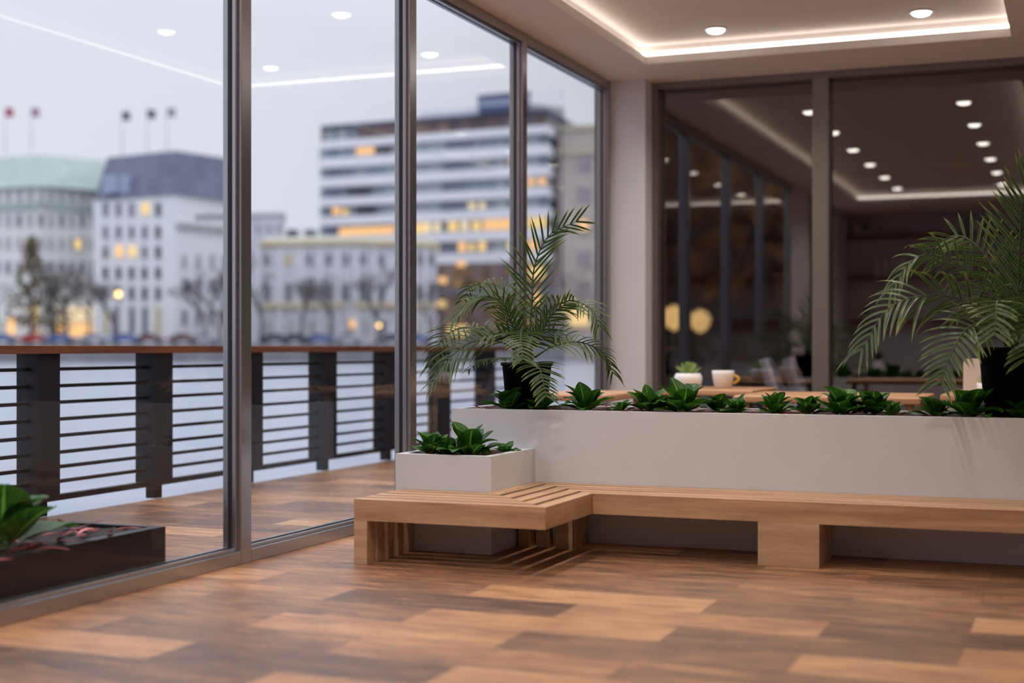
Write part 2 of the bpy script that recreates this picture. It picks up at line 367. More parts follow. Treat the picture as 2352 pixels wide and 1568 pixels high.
# ------------------------------------------------------------------ far glass wall (smoked)
ms=[(-3.945,-3.885),(-2.365,-2.21),(-.42,-.27),(1.5,1.65),(2.92,3.0)]
for n in range(4):
    r=empty('window_%d'%(n+5),(ms[n][0],13.6,0)); struct(r)
    def P(mbx,name,m,bevel=0):
        o=mbx.build(name,m,r,bevel=bevel); o.location=(-ms[n][0],-13.6,0); return o
    xa,xb=ms[n][1],ms[n+1][0]
    P(MB().box(ms[n][0],xa,13.63,13.80,0,ZC),'mullion',M['frame2'],.004)
    if n==3: P(MB().box(xb,3.0,13.63,13.80,0,ZC),'mullion',M['frame2'],.004)
    P(MB().box(xa,xb,13.63,13.80,3.755,ZC),'top_rail',M['frame2'],.004)
    P(MB().box(xa,xb,13.63,13.80,0,.09),'bottom_rail',M['frame2'],.004)
    P(MB().box(xa,xb,13.76,13.768,.09,3.755),'glass',M['glassB'])

# ------------------------------------------------------------------ bench
ben=empty('slatted_bench',(-2.6,6.987,0))
tag(ben,'long L-shaped slatted wooden bench wrapping the two white planters','bench')
outer=[(-3.731,6.987),(-2.60,6.987),(-2.60,7.755),(1.6,7.755)]
inner=[(-3.731,7.590),(-3.160,7.590),(-3.160,8.300),(1.6,8.300)]
def lp(i,t): return (outer[i][0]*(1-t)+inner[i][0]*t, outer[i][1]*(1-t)+inner[i][1]*t)
nS=5; gap=.28
def P_b(mbx,name,mats,bevel=.0018):
    o=mbx.build(name,mats,ben,bevel=bevel); o.location=(2.6,-6.987,0); return o
tops=[]
for i in range(nS):
    t0=i/nS*1.0; t1=t0+(1/nS)*(1-gap) if i<nS-1 else 1.0
    t0*=1.03; t1=min(1,t1*1.03)
    tops.append((t0,t1))
    m=MB()
    for sgm in range(3):
        a,b,c,d=lp(sgm,t0),lp(sgm+1,t0),lp(sgm+1,t1),lp(sgm,t1)
        m.prism([a,b,c,d],.242,.361,1 if sgm==1 else 0)
    P_b(m,'slat',[M['wx'],M['wy']])
# end legs under each slat
for i,(t0,t1) in enumerate(tops):
    y0=lp(0,t0)[1]; y1=lp(0,t1)[1]
    P_b(MB().box(-3.731,-3.650,y0,y1,0,.242),'leg',M['wleg'])
# corner legs
for i,(a,b) in enumerate(((-3.14,-3.065),(-3.028,-2.943),(-2.905,-2.795))):
    P_b(MB().box(a,b,7.97,8.05,0,.242),'leg',M['wleg'])
for (y0,y1) in ((8.07,8.15),(8.18,8.25)):
    P_b(MB().box(-2.905,-2.797,y0,y1,0,.242),'leg',M['wleg'])
# wide legs along the long run
for xa in (-1.642,.55):
    for (t0,t1) in tops[:4]:
        y0=7.755+(8.30-7.755)*t0; y1=7.755+(8.30-7.755)*t1
        P_b(MB().box(xa,xa+.335,y0,min(y1,8.25),0,.242),'leg',M['wleg'])

# ------------------------------------------------------------------ planters
def planter(name,x0,x1,y0,y1,z1,wall_t,soil_z,m,label,bevel=.003,base=None):
    r=empty(name,(x0,y0,0)); tag(r,label,'planter')
    mbx=MB()
    mbx.box(x0,x1,y0,y0+wall_t,0,z1); mbx.box(x0,x1,y1-wall_t,y1,0,z1); mbx.box(x0,x0+wall_t,y0+wall_t,y1-wall_t,0,z1); mbx.box(x1-wall_t,x1,y0+wall_t,y1-wall_t,0,z1)
    # merged look: build as single outline
    mbx=MB()
    o=[(x0,y0),(x1,y0),(x1,y1),(x0,y1)]; w=wall_t
    i=[(x0+w,y0+w),(x1-w,y0+w),(x1-w,y1-w),(x0+w,y1-w)]
    for k in range(4):
        j=(k+1)%4
        mbx.face([(*o[k],0),(*o[j],0),(*o[j],z1),(*o[k],z1)])
        mbx.face([(*o[k],z1),(*o[j],z1),(*i[j],z1),(*i[k],z1)])
        mbx.face([(*i[j],soil_z-.05),(*i[k],soil_z-.05),(*i[k],z1),(*i[j],z1)])
    mbx.face([(*o[3],0),(*o[2],0),(*o[1],0),(*o[0],0)])
    b=mbx.build('box',m,r); b.location=(-x0,-y0,0)
    s=MB(); nx=max(8,int((x1-x0)/.05)); ny=max(6,int((y1-y0)/.05)); rng=random.Random(3)
    rows=[[(x0+w+(x1-x0-2*w)*a/nx, y0+w+(y1-y0-2*w)*bb/ny, soil_z+rng.uniform(-.008,.012)) for a in range(nx+1)] for bb in range(ny+1)]
    s.grid(rows); so=s.build('soil',M['soil'],r,smooth=True); so.location=(-x0,-y0,0)
    return r
planter('planter',-3.729,1.6,8.302,9.05,.808,.045,.79,M['white'],'long tall white planter box behind the wooden bench')
planter('planter',-3.776,-3.161,7.592,8.299,.568,.052,.545,M['white'],'small low white planter box set into the bench end')
planter('planter',-5.05,-4.45,3.2,6.25,.262,.06,.245,M['darkbox'],'dark planter box outside on the deck against the window')

# broad-leaved plants
def leaf(mb,base,az,el,Ln,W,rng,curl=.35,wav=.03,nu=7,nv=5,petiole=.12):
    ca,sa=math.cos(az),math.sin(az)
    out=Vector((ca,sa,0)); side=Vector((-sa,ca,0)); rows=[]; p=Vector(base); e=el; ph=rng.uniform(0,6)
    pts=[]; n=nu
    for i in range(n+1):
        t=i/n
        pts.append((p.copy(),e))
        st=Ln/n; p=p+(out*math.cos(e)+Vector((0,0,1))*math.sin(e))*st; e-=curl/n*(1+t*.8)
    for i,(q,e) in enumerate(pts):
        t=i/n
        if t<petiole: w=.035
        else:
            s=(t-petiole)/(1-petiole); w=max(.03,math.sin(PI*(s*.95+.03)**.88))**.78
        nrm=(-out*math.sin(e)+Vector((0,0,1))*math.cos(e))
        row=[]
        for j in range(nv):
            x=(j/(nv-1)-.5)*2
            cup=.14*W*w*abs(x)**1.5
            wave=wav*Ln*abs(x)*math.sin(ph+t*9+x*2)*w
            row.append(q+side*(x*W*.5*w)+nrm*(cup+wave))
        rows.append(row)
    mb.grid(rows,uvf=lambda i,j:(j/(nv-1),i/nu))
def rosette(size,seed,n=13,name='leafy_plant'):
    rng=random.Random(seed); mb=MB(); a0=rng.uniform(0,6)
    for i in range(n):
        f=i/n; az=a0+i*2.39996+rng.uniform(-.2,.2)
        el=math.radians(rng.uniform(62,84) if f<.34 else (rng.uniform(38,62) if f<.7 else rng.uniform(18,34)))
        Ln=size*(rng.uniform(.9,1.12) if f<.34 else rng.uniform(.8,1.08))
        r=size*(.04+.10*f)
        leaf(mb,(math.cos(az)*r,math.sin(az)*r,-.004),az,el,Ln,Ln*rng.uniform(.58,.74),rng,curl=rng.uniform(.2,1.0) if f<.7 else rng.uniform(.1,.6),nu=10,wav=.03)
    return mb.build(name,M['leaf'],smooth=True)
words=['leftmost','second','third','fourth','fifth','sixth','seventh','eighth','ninth','tenth','eleventh','twelfth','thirteenth','fourteenth','fifteenth','sixteenth','seventeenth']
big=[(-3.415,8.47,.15),(-3.20,8.50,.125),(-2.895,8.47,.165),(-2.655,8.46,.085),(-2.485,8.52,.165),(-2.26,8.46,.19),(-2.07,8.58,.12),(-1.925,8.46,.105),(-1.70,8.50,.13),(-1.50,8.47,.115),(-1.30,8.47,.175),(-1.135,8.57,.15),(-1.005,8.44,.09),(-.77,8.47,.125),(-.585,8.46,.175),(-.31,8.45,.12)]
def szw(s): return 'large' if s>=.15 else ('medium' if s>=.11 else 'small')
for i,(x,y,s) in enumerate(big):
    o=rosette(s*1.15,40+i,15 if s>.1 else 10); o.location=(x,y+.035,.80)
    w=words[i]+(' from the left' if i else '')
    tag(o,'%s dark green leafy plant, %s in the long white planter'%(szw(s),w),'plant','leafy plants in the long white planter')
sm=[(-3.62,7.72,.145,'leftmost'),(-3.50,7.70,.12,'second from the left'),(-3.385,7.74,.19,'tall one in the middle'),(-3.255,7.70,.055,'tiny one by the front rim'),(-3.25,8.0,.085,'small one alone at the back')]
for i,(x,y,s,w) in enumerate(sm):
    o=rosette(s*1.12,70+i,14 if s>.1 else 8); o.location=(x,y+.05,.553)
    tag(o,'dark green leafy plant in the small low planter, %s'%w,'plant','leafy plants in the small low planter')
o=rosette(.36,91,10); o.location=(-4.74,5.36,.25); tag(o,'big glossy dark green leafy plant in the dark outdoor planter','plant')
# fallen red leaves as ground cover
def cover(name,x0,x1,y0,y1,z,n,seed,label,ln=(.06,.13),mats=('red','red')):
    rng=random.Random(seed); mb=MB()
    for i in range(n):
        x,y=rng.uniform(x0,x1),rng.uniform(y0,y1); az=rng.gauss(-.25,.7); Ln=rng.uniform(*ln)
        k=len(mb.f)
        leaf(mb,(x,y,z+rng.uniform(0,.012)),az,rng.uniform(-.1,.28),Ln,Ln*.16,rng,curl=rng.uniform(-.1,.3),nu=4,nv=3,petiole=.02,wav=.01)
        q=rng.random()<.4
        for a in range(k,len(mb.f)): mb.mi[a]=1 if q else 0
    o=mb.build(name,[M[mats[0]],M[mats[1]]],smooth=True); tag(o,label,'ground cover',kind='stuff')
cover('red_ground_cover',-3.66,1.5,8.37,8.95,.796,620,5,'dark red pointed leaves covering the soil of the long white planter')
cover('red_ground_cover',-3.68,-3.26,7.66,8.2,.551,70,6,'dark red pointed leaves covering the soil of the small planter')
cover('red_ground_cover',-4.96,-4.54,4.2,6.12,.250,60,8,'pink and red pointed leaves lying in the dark outdoor planter',(.14,.26),('red','pinkleaf'))

# ------------------------------------------------------------------ palms
def catmull(P,n):
    P=[Vector(p) for p in P]; Q=[P[0]*2-P[1]]+P+[P[-1]*2-P[-2]]; out=[]
    for i in range(len(P)-1):
        a,b,c,d=Q[i:i+4]
        for k in range(n):
            t=k/n; out.append(.5*((2*b)+(c-a)*t+(2*a-5*b+4*c-d)*t*t+(3*b-a-3*c+d)*t**3))
    out.append(P[-1]); return out
def frond(pts,seed,ll,parent,wid=.019,nl=24,start=.22,droop=1.0,ang=56,hint=0.0):
    rng=random.Random(seed); path=catmull(pts,10)
    cum=[0]
    for a,b in zip(path,path[1:]): cum.append(cum[-1]+(b-a).length)
    T=cum[-1]
    def at(s):
        s*=T
        for i in range(len(cum)-1):
            if s<=cum[i+1]:
                f=(s-cum[i])/max(1e-6,cum[i+1]-cum[i]); return path[i].lerp(path[i+1],f),(path[i+1]-path[i]).normalized()
        return path[-1],(path[-1]-path[-2]).normalized()
    mb=MB(); mb.tube(path[::2],[.008*(1-.8*i/len(path[::2])) for i in range(len(path[::2]))],5,mi=1)
    # reference side from horizontal projection
    chord=(path[-1]-path[0]); 
    for i in range(nl*2):
        s=start+(1-start)*((i//2+rng.uniform(-.15,.15))/(nl-.5)); s=min(max(s,0),.995)
        p,t=at(s)
        side=t.cross(Vector((0,0,1)))
        if side.length<.35:
            h=Vector((chord.x,chord.y,0)); side=h.cross(Vector((0,0,1))) if h.length>.02 else Vector((1,0,0))
            side=side-t*side.dot(t)
        side.normalize()
        if hint:
            s2=t.cross(Vector((0,1,0)))
            if s2.length>.15:
                s2.normalize()
                if s2.dot(side)<0: s2=-s2
                side=(side*(1-hint)+s2*hint).normalized()
        sg=1 if i%2 else -1
        prof=math.sin(PI*(.18+.82*((s-start)/(1-start)))**.8)
        prof=max(.58,prof); Ln=ll*prof*rng.uniform(.88,1.08)
        a=math.radians(ang*(1-.25*(s-start)/(1-start))+rng.uniform(-6,6))
        up=side.cross(t); 
        if up.z<0: up=-up
        d=(t*math.cos(a)+side*sg*math.sin(a)+up*.18).normalized()
        n=7; q=p.copy(); rows=[]; v=d.copy(); g=.075*droop*rng.uniform(.7,1.3)
        wv=v.cross(up).normalized() if v.cross(up).length>.1 else side
        for k in range(n+1):
            f=k/n; ww=wid*(.35+.65*math.sin(PI*min(1,.15+f*.85))**.7) if f<.98 else .001
            if f>.75: ww*=(1-f)/.25*.9+.1
            nn=v.cross(wv).normalized()
            rows.append([q-wv*ww*.5, q+nn*ww*.12, q+wv*ww*.5])
            gg=g*(1+f*2.2)
            if k>=n-1: gg*=rng.uniform(1,3.0)
            v=(v+Vector((0,0,-1))*gg+Vector((rng.uniform(-.02,.02),rng.uniform(-.02,.02),0))).normalized()
            q=q+v*(Ln/n)
        mb.grid(rows,uvf=lambda i,j:(j/2,i/n))
    return mb.build('frond',[M['palm'],M['palmstem']],parent,smooth=True)
F1=[[(0.015,0,-.008),(0.036,0,.302),(0.047,.02,.529),(.138,.05,.727),(.331,.08,.819)],
[(-.035,.05,.02),(-.124,.12,.279),(-.297,.2,.415),(-.493,.25,.42),(-.576,.3,.319)],
[(-.03,0,.02),(-.067,-.1,.216),(-.17,-.18,.322),(-.305,-.22,.3),(-.401,-.28,.187)],
[(-.029,-.02,-.051),(-.134,-.12,.034),(-.299,-.2,.034),(-.432,-.28,-.078),(-.54,-.3,-.233)],
[(-.085,.1,-.009),(-.381,.25,.109),(-.651,.35,.126),(-.821,.42,.021),(-.889,.45,-.131)],
[(.044,-.02,.02),(.173,-.1,.214),(.353,-.15,.294),(.508,-.2,.236),(.566,-.22,.122)],
[(.054,0,-.065),(.144,.1,.006),(.29,.2,.034),(.438,.25,-.037),(.491,.3,-.174)],
[(.007,-.05,-.008),(.048,-.2,.089),(.095,-.35,.079),(.14,-.45,.005),(.171,-.5,-.077)],
[(.034,-.05,-.149),(.122,-.2,-.099),(.2,-.32,-.111),(.259,-.4,-.196),(.3,-.45,-.307)],
[(-.013,-.03,-.008),(-.017,-.15,.089),(-.028,-.25,.199),(-.037,-.3,.28)],
[(.042,-.03,-.008),(.162,-.15,.102),(.266,-.25,.205),(.377,-.3,.273)],
[(-.05,.05,-.08),(-.245,.15,-.072),(-.429,.25,-.097),(-.547,.3,-.158)],
[(-.007,-.02,-.008),(.018,-.2,.053),(-.046,-.3,.088),(-.138,-.4,.074)],
[(.023,-.02,-.008),(.166,-.2,.074),(.291,-.3,.095),(.409,-.35,.072)]]
F2=[[(0.005,0,-.007),(0.019,0,.291),(.03,-.05,.586),(.05,-.1,.828),(.103,-.15,.991)],
[(-.007,.05,-.008),(-.076,.1,.346),(-.187,.15,.567),(-.337,.2,.664),(-.492,.25,.581)],
[(-.019,0,-.007),(-.141,-.02,.293),(-.33,-.05,.495),(-.533,-.08,.523),(-.679,-.1,.322)],
[(-.024,0,-.007),(-.183,-.1,.216),(-.413,-.2,.295),(-.655,-.3,.228),(-.818,-.35,-.032)],
[(-.01,-.05,-.007),(-.036,-.25,.187),(-.069,-.4,.255),(-.073,-.5,.181),(-.077,-.55,.063)],
[(-.021,-.05,-.032),(-.107,-.2,.115),(-.229,-.3,.109),(-.316,-.38,-.031),(-.37,-.42,-.2)],
[(.014,-.05,-.007),(.057,-.3,.161),(.088,-.4,.17),(.091,-.5,.063),(.077,-.55,-.077)],
[(.012,0,-.007),(.162,.05,.241),(.324,.1,.34),(.485,.15,.24)],
[(.012,0,-.007),(.165,-.1,.09),(.302,-.2,.089),(.435,-.25,-.078)],
[(-.004,.1,-.008),(-.134,.3,.199),(-.265,.4,.255),(-.399,.5,.153)],
[(-.002,.05,.018),(.043,.1,.395),(.16,.15,.646),(.324,.2,.745)]]
L1=[.30,.22,.30,.33,.28,.25,.24,.20,.21,.22,.22,.15,.20,.20]
L2=[.36,.26,.28,.36,.24,.30,.24,.24,.24,.20,.30]
def palm(loc,fr,ll,potr,pottop,label,seed,wid,drs,hints):
    r=empty('potted_palm',loc); tag(r,label,'palm','potted palms in the long white planter')
    b=.79-loc[2]; t=pottop-loc[2]
    pot=MB(); pot.lathe([(.001,b-.04),(potr*.78,b-.04),(potr*.97,t-.02),(potr*1.03,t-.02),(potr*1.03,t),(potr*.93,t),(potr*.90,t-.04),(.001,t-.045)],32)
    pot.build('pot',M['blackpot'],r,smooth=True)
    st=MB(); rng=random.Random(seed)
    for k in range(7):
        a=k*.9; st.tube([(math.cos(a)*.03,math.sin(a)*.03,t-.06),(math.cos(a)*.035,math.sin(a)*.035,(t)/2+.0),(math.cos(a)*.02,math.sin(a)*.02,.05)],[.016,.012,.009],6)
    st.build('stem',M['palmstem'],r,smooth=True)
    for k,f in enumerate(fr):
        frond(f,seed+k,ll[k],r,wid=wid,nl=18 if len(f)>4 else 12,start=.22 if len(f)>4 else .12,droop=drs.get(k,1.0),hint=hints.get(k,0),ang=42 if hints.get(k,0)>.8 else (74 if drs.get(k,1)in(.5,.7) else 58))
palm((-3.337,8.62,1.2),F1,L1,.165,1.10,'smaller potted palm in a black pot at the window end of the planter',11,.0145,{0:.15,7:.5,8:.5,9:.3,10:.3,12:.4,13:.4},{0:1,1:.3,2:.35,3:.4,4:.3,5:.3,6:.35,9:.9,10:.9,12:.6,13:.6})
palm((-.347,8.62,1.2),F2,L2,.20,1.20,'larger potted palm in a black pot at the right end of the planter',61,.0175,{0:.1,1:.35,4:.5,5:.7,6:.5,10:.3},{0:1,1:.75,2:.45,3:.45,5:.4,7:.4,10:1})

# ------------------------------------------------------------------ deck railing
XR=-6.86
rail=empty('deck_railing',(XR,8.12,0)); tag(rail,'black metal railing with brown wooden top rail along the deck edge','railing')
def PR(mbx,name,m,bevel=0):
    o=mbx.build(name,m,rail,bevel=bevel); o.location=(-XR,-8.12,0); return o
PR(MB().box(-7.00,-6.74,2.5,17.4,1.153,1.212),'top_rail',M['railwood'],.004)
posts=[8.12-1.36*i for i in range(4,0,-1)]+[8.12+1.36*i for i in range(7)]
for y in posts:
    pb=MB(); pb.box(-6.955,-6.765,y-.11,y+.12,.11,1.153); pb.box(-6.905,-6.815,y-.045,y+.045,.0,.11); PR(pb,'post',M['blackmetal'])
for k,z in enumerate((.117,.231,.336,.441,.561,.680,.802,.921,1.042)):
    r_=.021 if k==0 else .0125
    PR(MB().box(XR-r_*1.3,XR+r_*1.3,2.5,17.4,z-r_,z+r_),'rail',M['blackmetal'])

# ------------------------------------------------------------------ cafe tables, pot, cup, board (behind the planter)
def table(x0,x1,y0,y1,z,label):
    r=empty('cafe_table',((x0+x1)/2,(y0+y1)/2,0)); tag(r,label,'table','wooden cafe tables behind the planter')
    cx,cy=(x0+x1)/2,(y0+y1)/2
    t=MB().box(x0-cx,x1-cx,y0-cy,y1-cy,z-.05,z).build('tabletop',M['cafe'],r,bevel=.012)
    for sx in (-1,1):
        for sy in (-1,1):
            a=(sx*((x1-x0)/2-.08),sy*((y1-y0)/2-.08))
            MB().tube([(a[0],a[1],z-.05),(a[0]*1.08,a[1]*1.08,0)],[.03,.018],8).build('leg',M['wleg'],r,smooth=True)
    return r
table(-3.98,-3.30,10.2,11.3,.84,'wooden cafe table nearest the window, behind the left palm')
table(-3.35+.03,-2.53,11.75,12.75,.84,'wooden cafe table carrying the succulent pot and white cup')
table(-2.40,-1.05,10.45,11.55,.84,'wide wooden cafe table behind the middle of the planter')
table(-.99,.2,11.3,12.6,.84,'wooden cafe table at the right, with the beige board on it')
pt=empty('succulent_pot',(-3.20,12.2,.84)); tag(pt,'light green succulent in a round white pot on a cafe table','potted plant')
MB().lathe([(.001,0),(.07,0),(.115,.03),(.125,.09),(.108,.13),(.095,.13),(.09,.105),(.001,.105)],28).build('pot',M['ceram'],pt,smooth=True)
mb=MB(); rng=random.Random(4)
for i in range(36):
    f=i/36; az=i*2.4; leaf(mb,(0,0,.10),az,math.radians(85-62*f),.13+.03*f,.034,rng,curl=-.3,nu=5,nv=3,petiole=0)
mb.build('foliage',M['succ'],pt,smooth=True)
cu=empty('coffee_cup',(-2.90,12.25,.84)); tag(cu,'white cup with a small yellow handle on the cafe table','cup')
MB().lathe([(.001,0),(.075,0),(.095,.12),(.098,.155),(.09,.155),(.086,.12),(.07,.01),(.001,.01)],28).build('body',M['ceram'],cu,smooth=True)
MB().tube([(.09+.05*math.sin(PI*k/8),0,.045+.075*k/8) for k in range(9)],.012,6).build('handle',M['yellow'],cu,smooth=True)
bd=empty('menu_board',(-.74,11.7,.84)); tag(bd,'upright beige rounded board beside the black palm pot','board')
m=MB(); w,h=.11,.27; prof=[(-w,0)]+[(-w+.04-.04*math.cos(PI/2*k/5),h-.04+.04*math.sin(PI/2*k/5)) for k in range(6)]+[(w-.04+.04*math.sin(PI/2*k/5),h-.04+.04*math.cos(PI/2*k/5)) for k in range(6)]+[(w,0)]
m.face([(x,-.012,z) for x,z in prof]); m.face([(x,.012,z) for x,z in reversed(prof)])
for a,b in zip(prof,prof[1:]+prof[:1]): m.face([(a[0],-.012,a[1]),(a[0],.012,a[1]),(b[0],.012,b[1]),(b[0],-.012,b[1])])
m.build('panel',M['cardm'],bd)
MB().box(-.09,.09,-.04,.05,-.0,.008).build('foot',M['cardm'],bd)
p2=empty('mini_plant',(-.68,11.45,.84)); tag(p2,'tiny green plant in a white pot before the beige board','potted plant')
MB().lathe([(.001,0),(.04,0),(.055,.085),(.048,.085),(.045,.07),(.001,.07)],20).build('pot',M['ceram'],p2,smooth=True)
mb=MB()
for i in range(14): leaf(mb,(0,0,.07),i*2.4,math.radians(80-3.5*i),.09,.02,rng,curl=.3,nu=5,nv=3,petiole=0)
mb.build('foliage',M['succ'],p2,smooth=True)

# ------------------------------------------------------------------ grey shell chairs in the dim room beyond the glass
def chair(loc,rz,label):
    r=empty('shell_chair',loc,rz); r.scale=(1,1,1.05); tag(r,label,'chair','grey shell chairs beyond the smoked glass')
    # shell: profile in local x (front = +x), swept over y
    prof=[(.27,.50),(.22,.52),(.10,.50),(-.06,.49),(-.17,.53),(-.23,.64),(-.27,.80),(-.31,.95),(-.33,1.02)]
    rows=[]
    for i,(x,z) in enumerate(prof):
        row=[]; arm=[0,.02,.07,.13,.16,.15,.10,.05,.02][i]; hw=[.22,.25,.27,.285,.29,.28,.26,.23,.17][i]
        for j in range(11):
            t=(j/10-.5)*2; row.append((x+(.10*abs(t)**2.5 if i>3 else 0),t*hw,z+arm*abs(t)**3))
        rows.append(row)
    s=MB().grid(rows).build('shell',M['shell'],r,smooth=True)
    so=s.modifiers.new('s','SOLIDIFY'); so.thickness=.018
    for sx in (-1,1):
        for sy in (-1,1): MB().tube([(sx*.12,sy*.12,.49),(sx*.24,sy*.24,0)],[.018,.012],8).build('leg',M['wleg'],r,smooth=True)
chair((-2.70,14.45,0),.10,'grey shell chair beyond the smoked glass, the left one of two')
chair((-2.60,15.15,0),.10,'grey shell chair beyond the smoked glass, nearer the mullion')

# ------------------------------------------------------------------ rear part of the room (seen mirrored): shelf wall, marble table
for k,z in enumerate((3.39,2.58,1.72)):
    o=MB().box(-4.30,.6,-1.5,-1.18,z-.03,z+.01).build('wall_shelf',M['railwood']); tag(o,'long brown wall shelf, %s from the top, mirrored in the smoked glass'%['first','second','third','fourth'][k],'shelf','brown wall shelves')
rng=random.Random(12)
def shelfthing(kind,x,z,label,w=.08,h=.3,m='ceram'):
    if kind=='box': o=MB().box(x,x+w,-1.42,-1.24,z,z+h).build('book',M[m],bevel=.004); tag(o,label,'book','upright books on the wall shelves')
    elif kind=='pot':
        o=empty('shelf_plant',(x,-1.33,z)); tag(o,label,'potted plant')
        MB().lathe([(.001,0),(.06,0),(.09,.1),(.08,.13),(.001,.12)],20).build('pot',M['ceram'],o,smooth=True)
        q=MB(); 
        for i in range(14): leaf(q,(0,0,.11),i*2.4,math.radians(85-3*i),.16,.04,rng,nu=4,nv=3)
        q.build('foliage',M['leaf'],o,smooth=True)
    elif kind=='clock':
        o=empty('round_clock',(x,-1.30,z)); tag(o,label,'clock')
        q=MB().lathe([(.001,0),(.12,0),(.13,.02),(.12,.04),(.001,.04)],28).build('case',M['ceram'],o,smooth=False); q.rotation_euler=(PI/2,0,0); q.location=(0,0,.13)
        MB().box(-.05,.05,-.03,.03,0,.012).build('foot',M['ceram'],o)
shelfthing('box',-4.15,3.40,'pale upright box at the end of the top wall shelf',.09,.26)
shelfthing('pot',-3.95,3.40,'small potted plant on the top wall shelf')
for i in range(4): shelfthing('box',-2.45+.1*i,3.40,'pale upright book on the top wall shelf, %s of four'%words[i],.06,.3)
shelfthing('clock',-1.85,3.40,'round pale clock standing on the top wall shelf')
for i in range(4): shelfthing('box',-3.75+.15*i,2.59,'pale upright book on the second wall shelf, %s of four'%words[i],.09 if i<3 else .13,.36)
shelfthing('pot',-3.0,2.59,'small potted plant on the second wall shelf')
shelfthing('box',-2.2,2.59,'squat grey box on the second wall shelf',.3,.28)
shelfthing('pot',-3.95,1.73,'small potted plant on the third wall shelf')
mt=empty('marble_table',(-3.45,-.2,0)); tag(mt,'marble topped table on wooden legs mirrored in the smoked glass','table')
MB().box(-.75,.75,-.45,.45,.70,.745).build('tabletop',M['marble'],mt,bevel=.01)
for sx in (-1,1):
    for sy in (-1,1): MB().tube([(sx*.55,sy*.3,.70),(sx*.68,sy*.4,0)],[.035,.02],8).build('leg',M['wleg'],mt,smooth=True)
vs=empty('white_vase',(-3.55,-.1,.745)); tag(vs,'round white vase with dark leaves on the marble table','vase')
MB().lathe([(.001,0),(.07,0),(.12,.06),(.12,.12),(.06,.19),(.05,.2),(.001,.19)],24).build('body',M['ceram'],vs,smooth=True)
q=MB()
for i in range(16): leaf(q,(0,0,.18),i*2.4,math.radians(80-3*i),.22,.05,rng,nu=5,nv=3)
M['darkleaf']=leaf_mat('dark_leaf',(.006,.014,.006),(.012,.025,.01),None,.1)
q.build('foliage',M['darkleaf'],vs,smooth=True)

# ------------------------------------------------------------------ water, far quay and city
def W(u,D,v=None):
    s=(u-CX)/FPX*D; x=-SN*D+CS*s; y=CS*D+SN*s
    return (x,y) if v is None else (x,y,H+(HY-v)*D/FPX)
def ZV(v,D): return H+(HY-v)*D/FPX
wa=MB(); wa.face([(-420,-200,-1.0),(-5.9,-200,-1.0),(-5.9,30,-1.0),(250,30,-1.0),(250,420,-1.0),(-420,420,-1.0)])
o=wa.build('lake_water',M['water']); tag(o,'pale grey lake between the deck and the city shore','water',kind='structure')
M['quay']=noisy('quay_stone',(.15,.15,.16),(.22,.22,.23),.4,.8)
M['road']=noisy('quay_road',(.20,.20,.22),(.27,.27,.29),.3,.8)
GZ=1.75
def poly_from(us): return [W(u,D) for u,D in us]
q=MB(); q.prism([W(-260,205),W(1800,205),W(1900,420),W(-500,420)],-2.0,GZ)
struct(q.build('quay',M['quay']),'stone quay along the far shore')
def cmat(n,a,b,sc=.4,rough=.8): return noisy(n,a,b,sc,rough)
M['c_white']=cmat('stucco_white',(.68,.68,.70),(.73,.73,.74))
M['c_cream']=cmat('stone_cream',(.64,.64,.61),(.72,.72,.70))
M['c_pale']=cmat('pale_lilac_wall',(.62,.63,.70),(.68,.69,.75))
M['c_palace']=cmat('palace_wall',(.52,.50,.53),(.64,.63,.67))
M['c_beige']=cmat('beige_tower_wall',(.38,.34,.31),(.46,.42,.39))
M['c_gold']=cmat('ochre_cornice',(.50,.40,.20),(.58,.50,.32))
M['c_olive']=cmat('olive_cornice',(.42,.40,.28),(.48,.46,.34))
M['r_green']=cmat('verdigris_roof',(.31,.38,.34),(.37,.44,.40))
M['r_slate']=cmat('slate_roof',(.095,.105,.16),(.14,.15,.21))
M['w_grey']=cmat('grey_window',(.14,.14,.17),(.24,.24,.28),.8,.3)
M['w_dark']=cmat('dark_window',(.05,.045,.06),(.12,.11,.14),.8,.3)
M['w_soft']=cmat('soft_window',(.30,.30,.30),(.42,.42,.42),.8,.4)
M['band']=cmat('white_spandrel',(.76,.77,.82),(.82,.82,.86),.2)
M['navy']=cmat('navy_cladding',(.06,.08,.18),(.09,.11,.22)); M['paleblue']=cmat('pale_blue_cladding',(.30,.33,.46),(.36,.39,.52))
M['lit_y']=emis('lit_window_yellow',(1,.68,.26),1.15); M['lit_o']=emis('lit_window_orange',(1,.55,.22),1.3); M['lit_w']=emis('lit_window_warm',(1,.80,.50),1.1)
M['lamp']=emis('street_lamp_globe',(1,.62,.22),5)
def ribbon(name,cols,sc):
    m=mat(name,(.2,.2,.25),.3); P=m.node_tree.nodes['Principled BSDF']; tc=N(m,'ShaderNodeTexCoord'); mp=N(m,'ShaderNodeMapping'); mp.inputs['Scale'].default_value=(sc,sc,.02)
    v=N(m,'ShaderNodeTexVoronoi'); L(m,tc.outputs['Object'],mp.inputs['Vector']); L(m,mp.outputs[0],v.inputs['Vector']); v.inputs['Scale'].default_value=1
    sp=N(m,'ShaderNodeSeparateColor'); L(m,v.outputs['Color'],sp.inputs[0]); r=ramp(m,cols); r.color_ramp.interpolation='CONSTANT'; L(m,sp.outputs[0],r.inputs[0]); L(m,r.outputs[0],P.inputs['Base Color']); return m
M['rib']=ribbon('office_glazing',[(0,(.16,.19,.25)),(.3,(.24,.28,.35)),(.55,(.33,.38,.42)),(.75,(.20,.23,.31)),(.9,(.40,.44,.44))],.55)
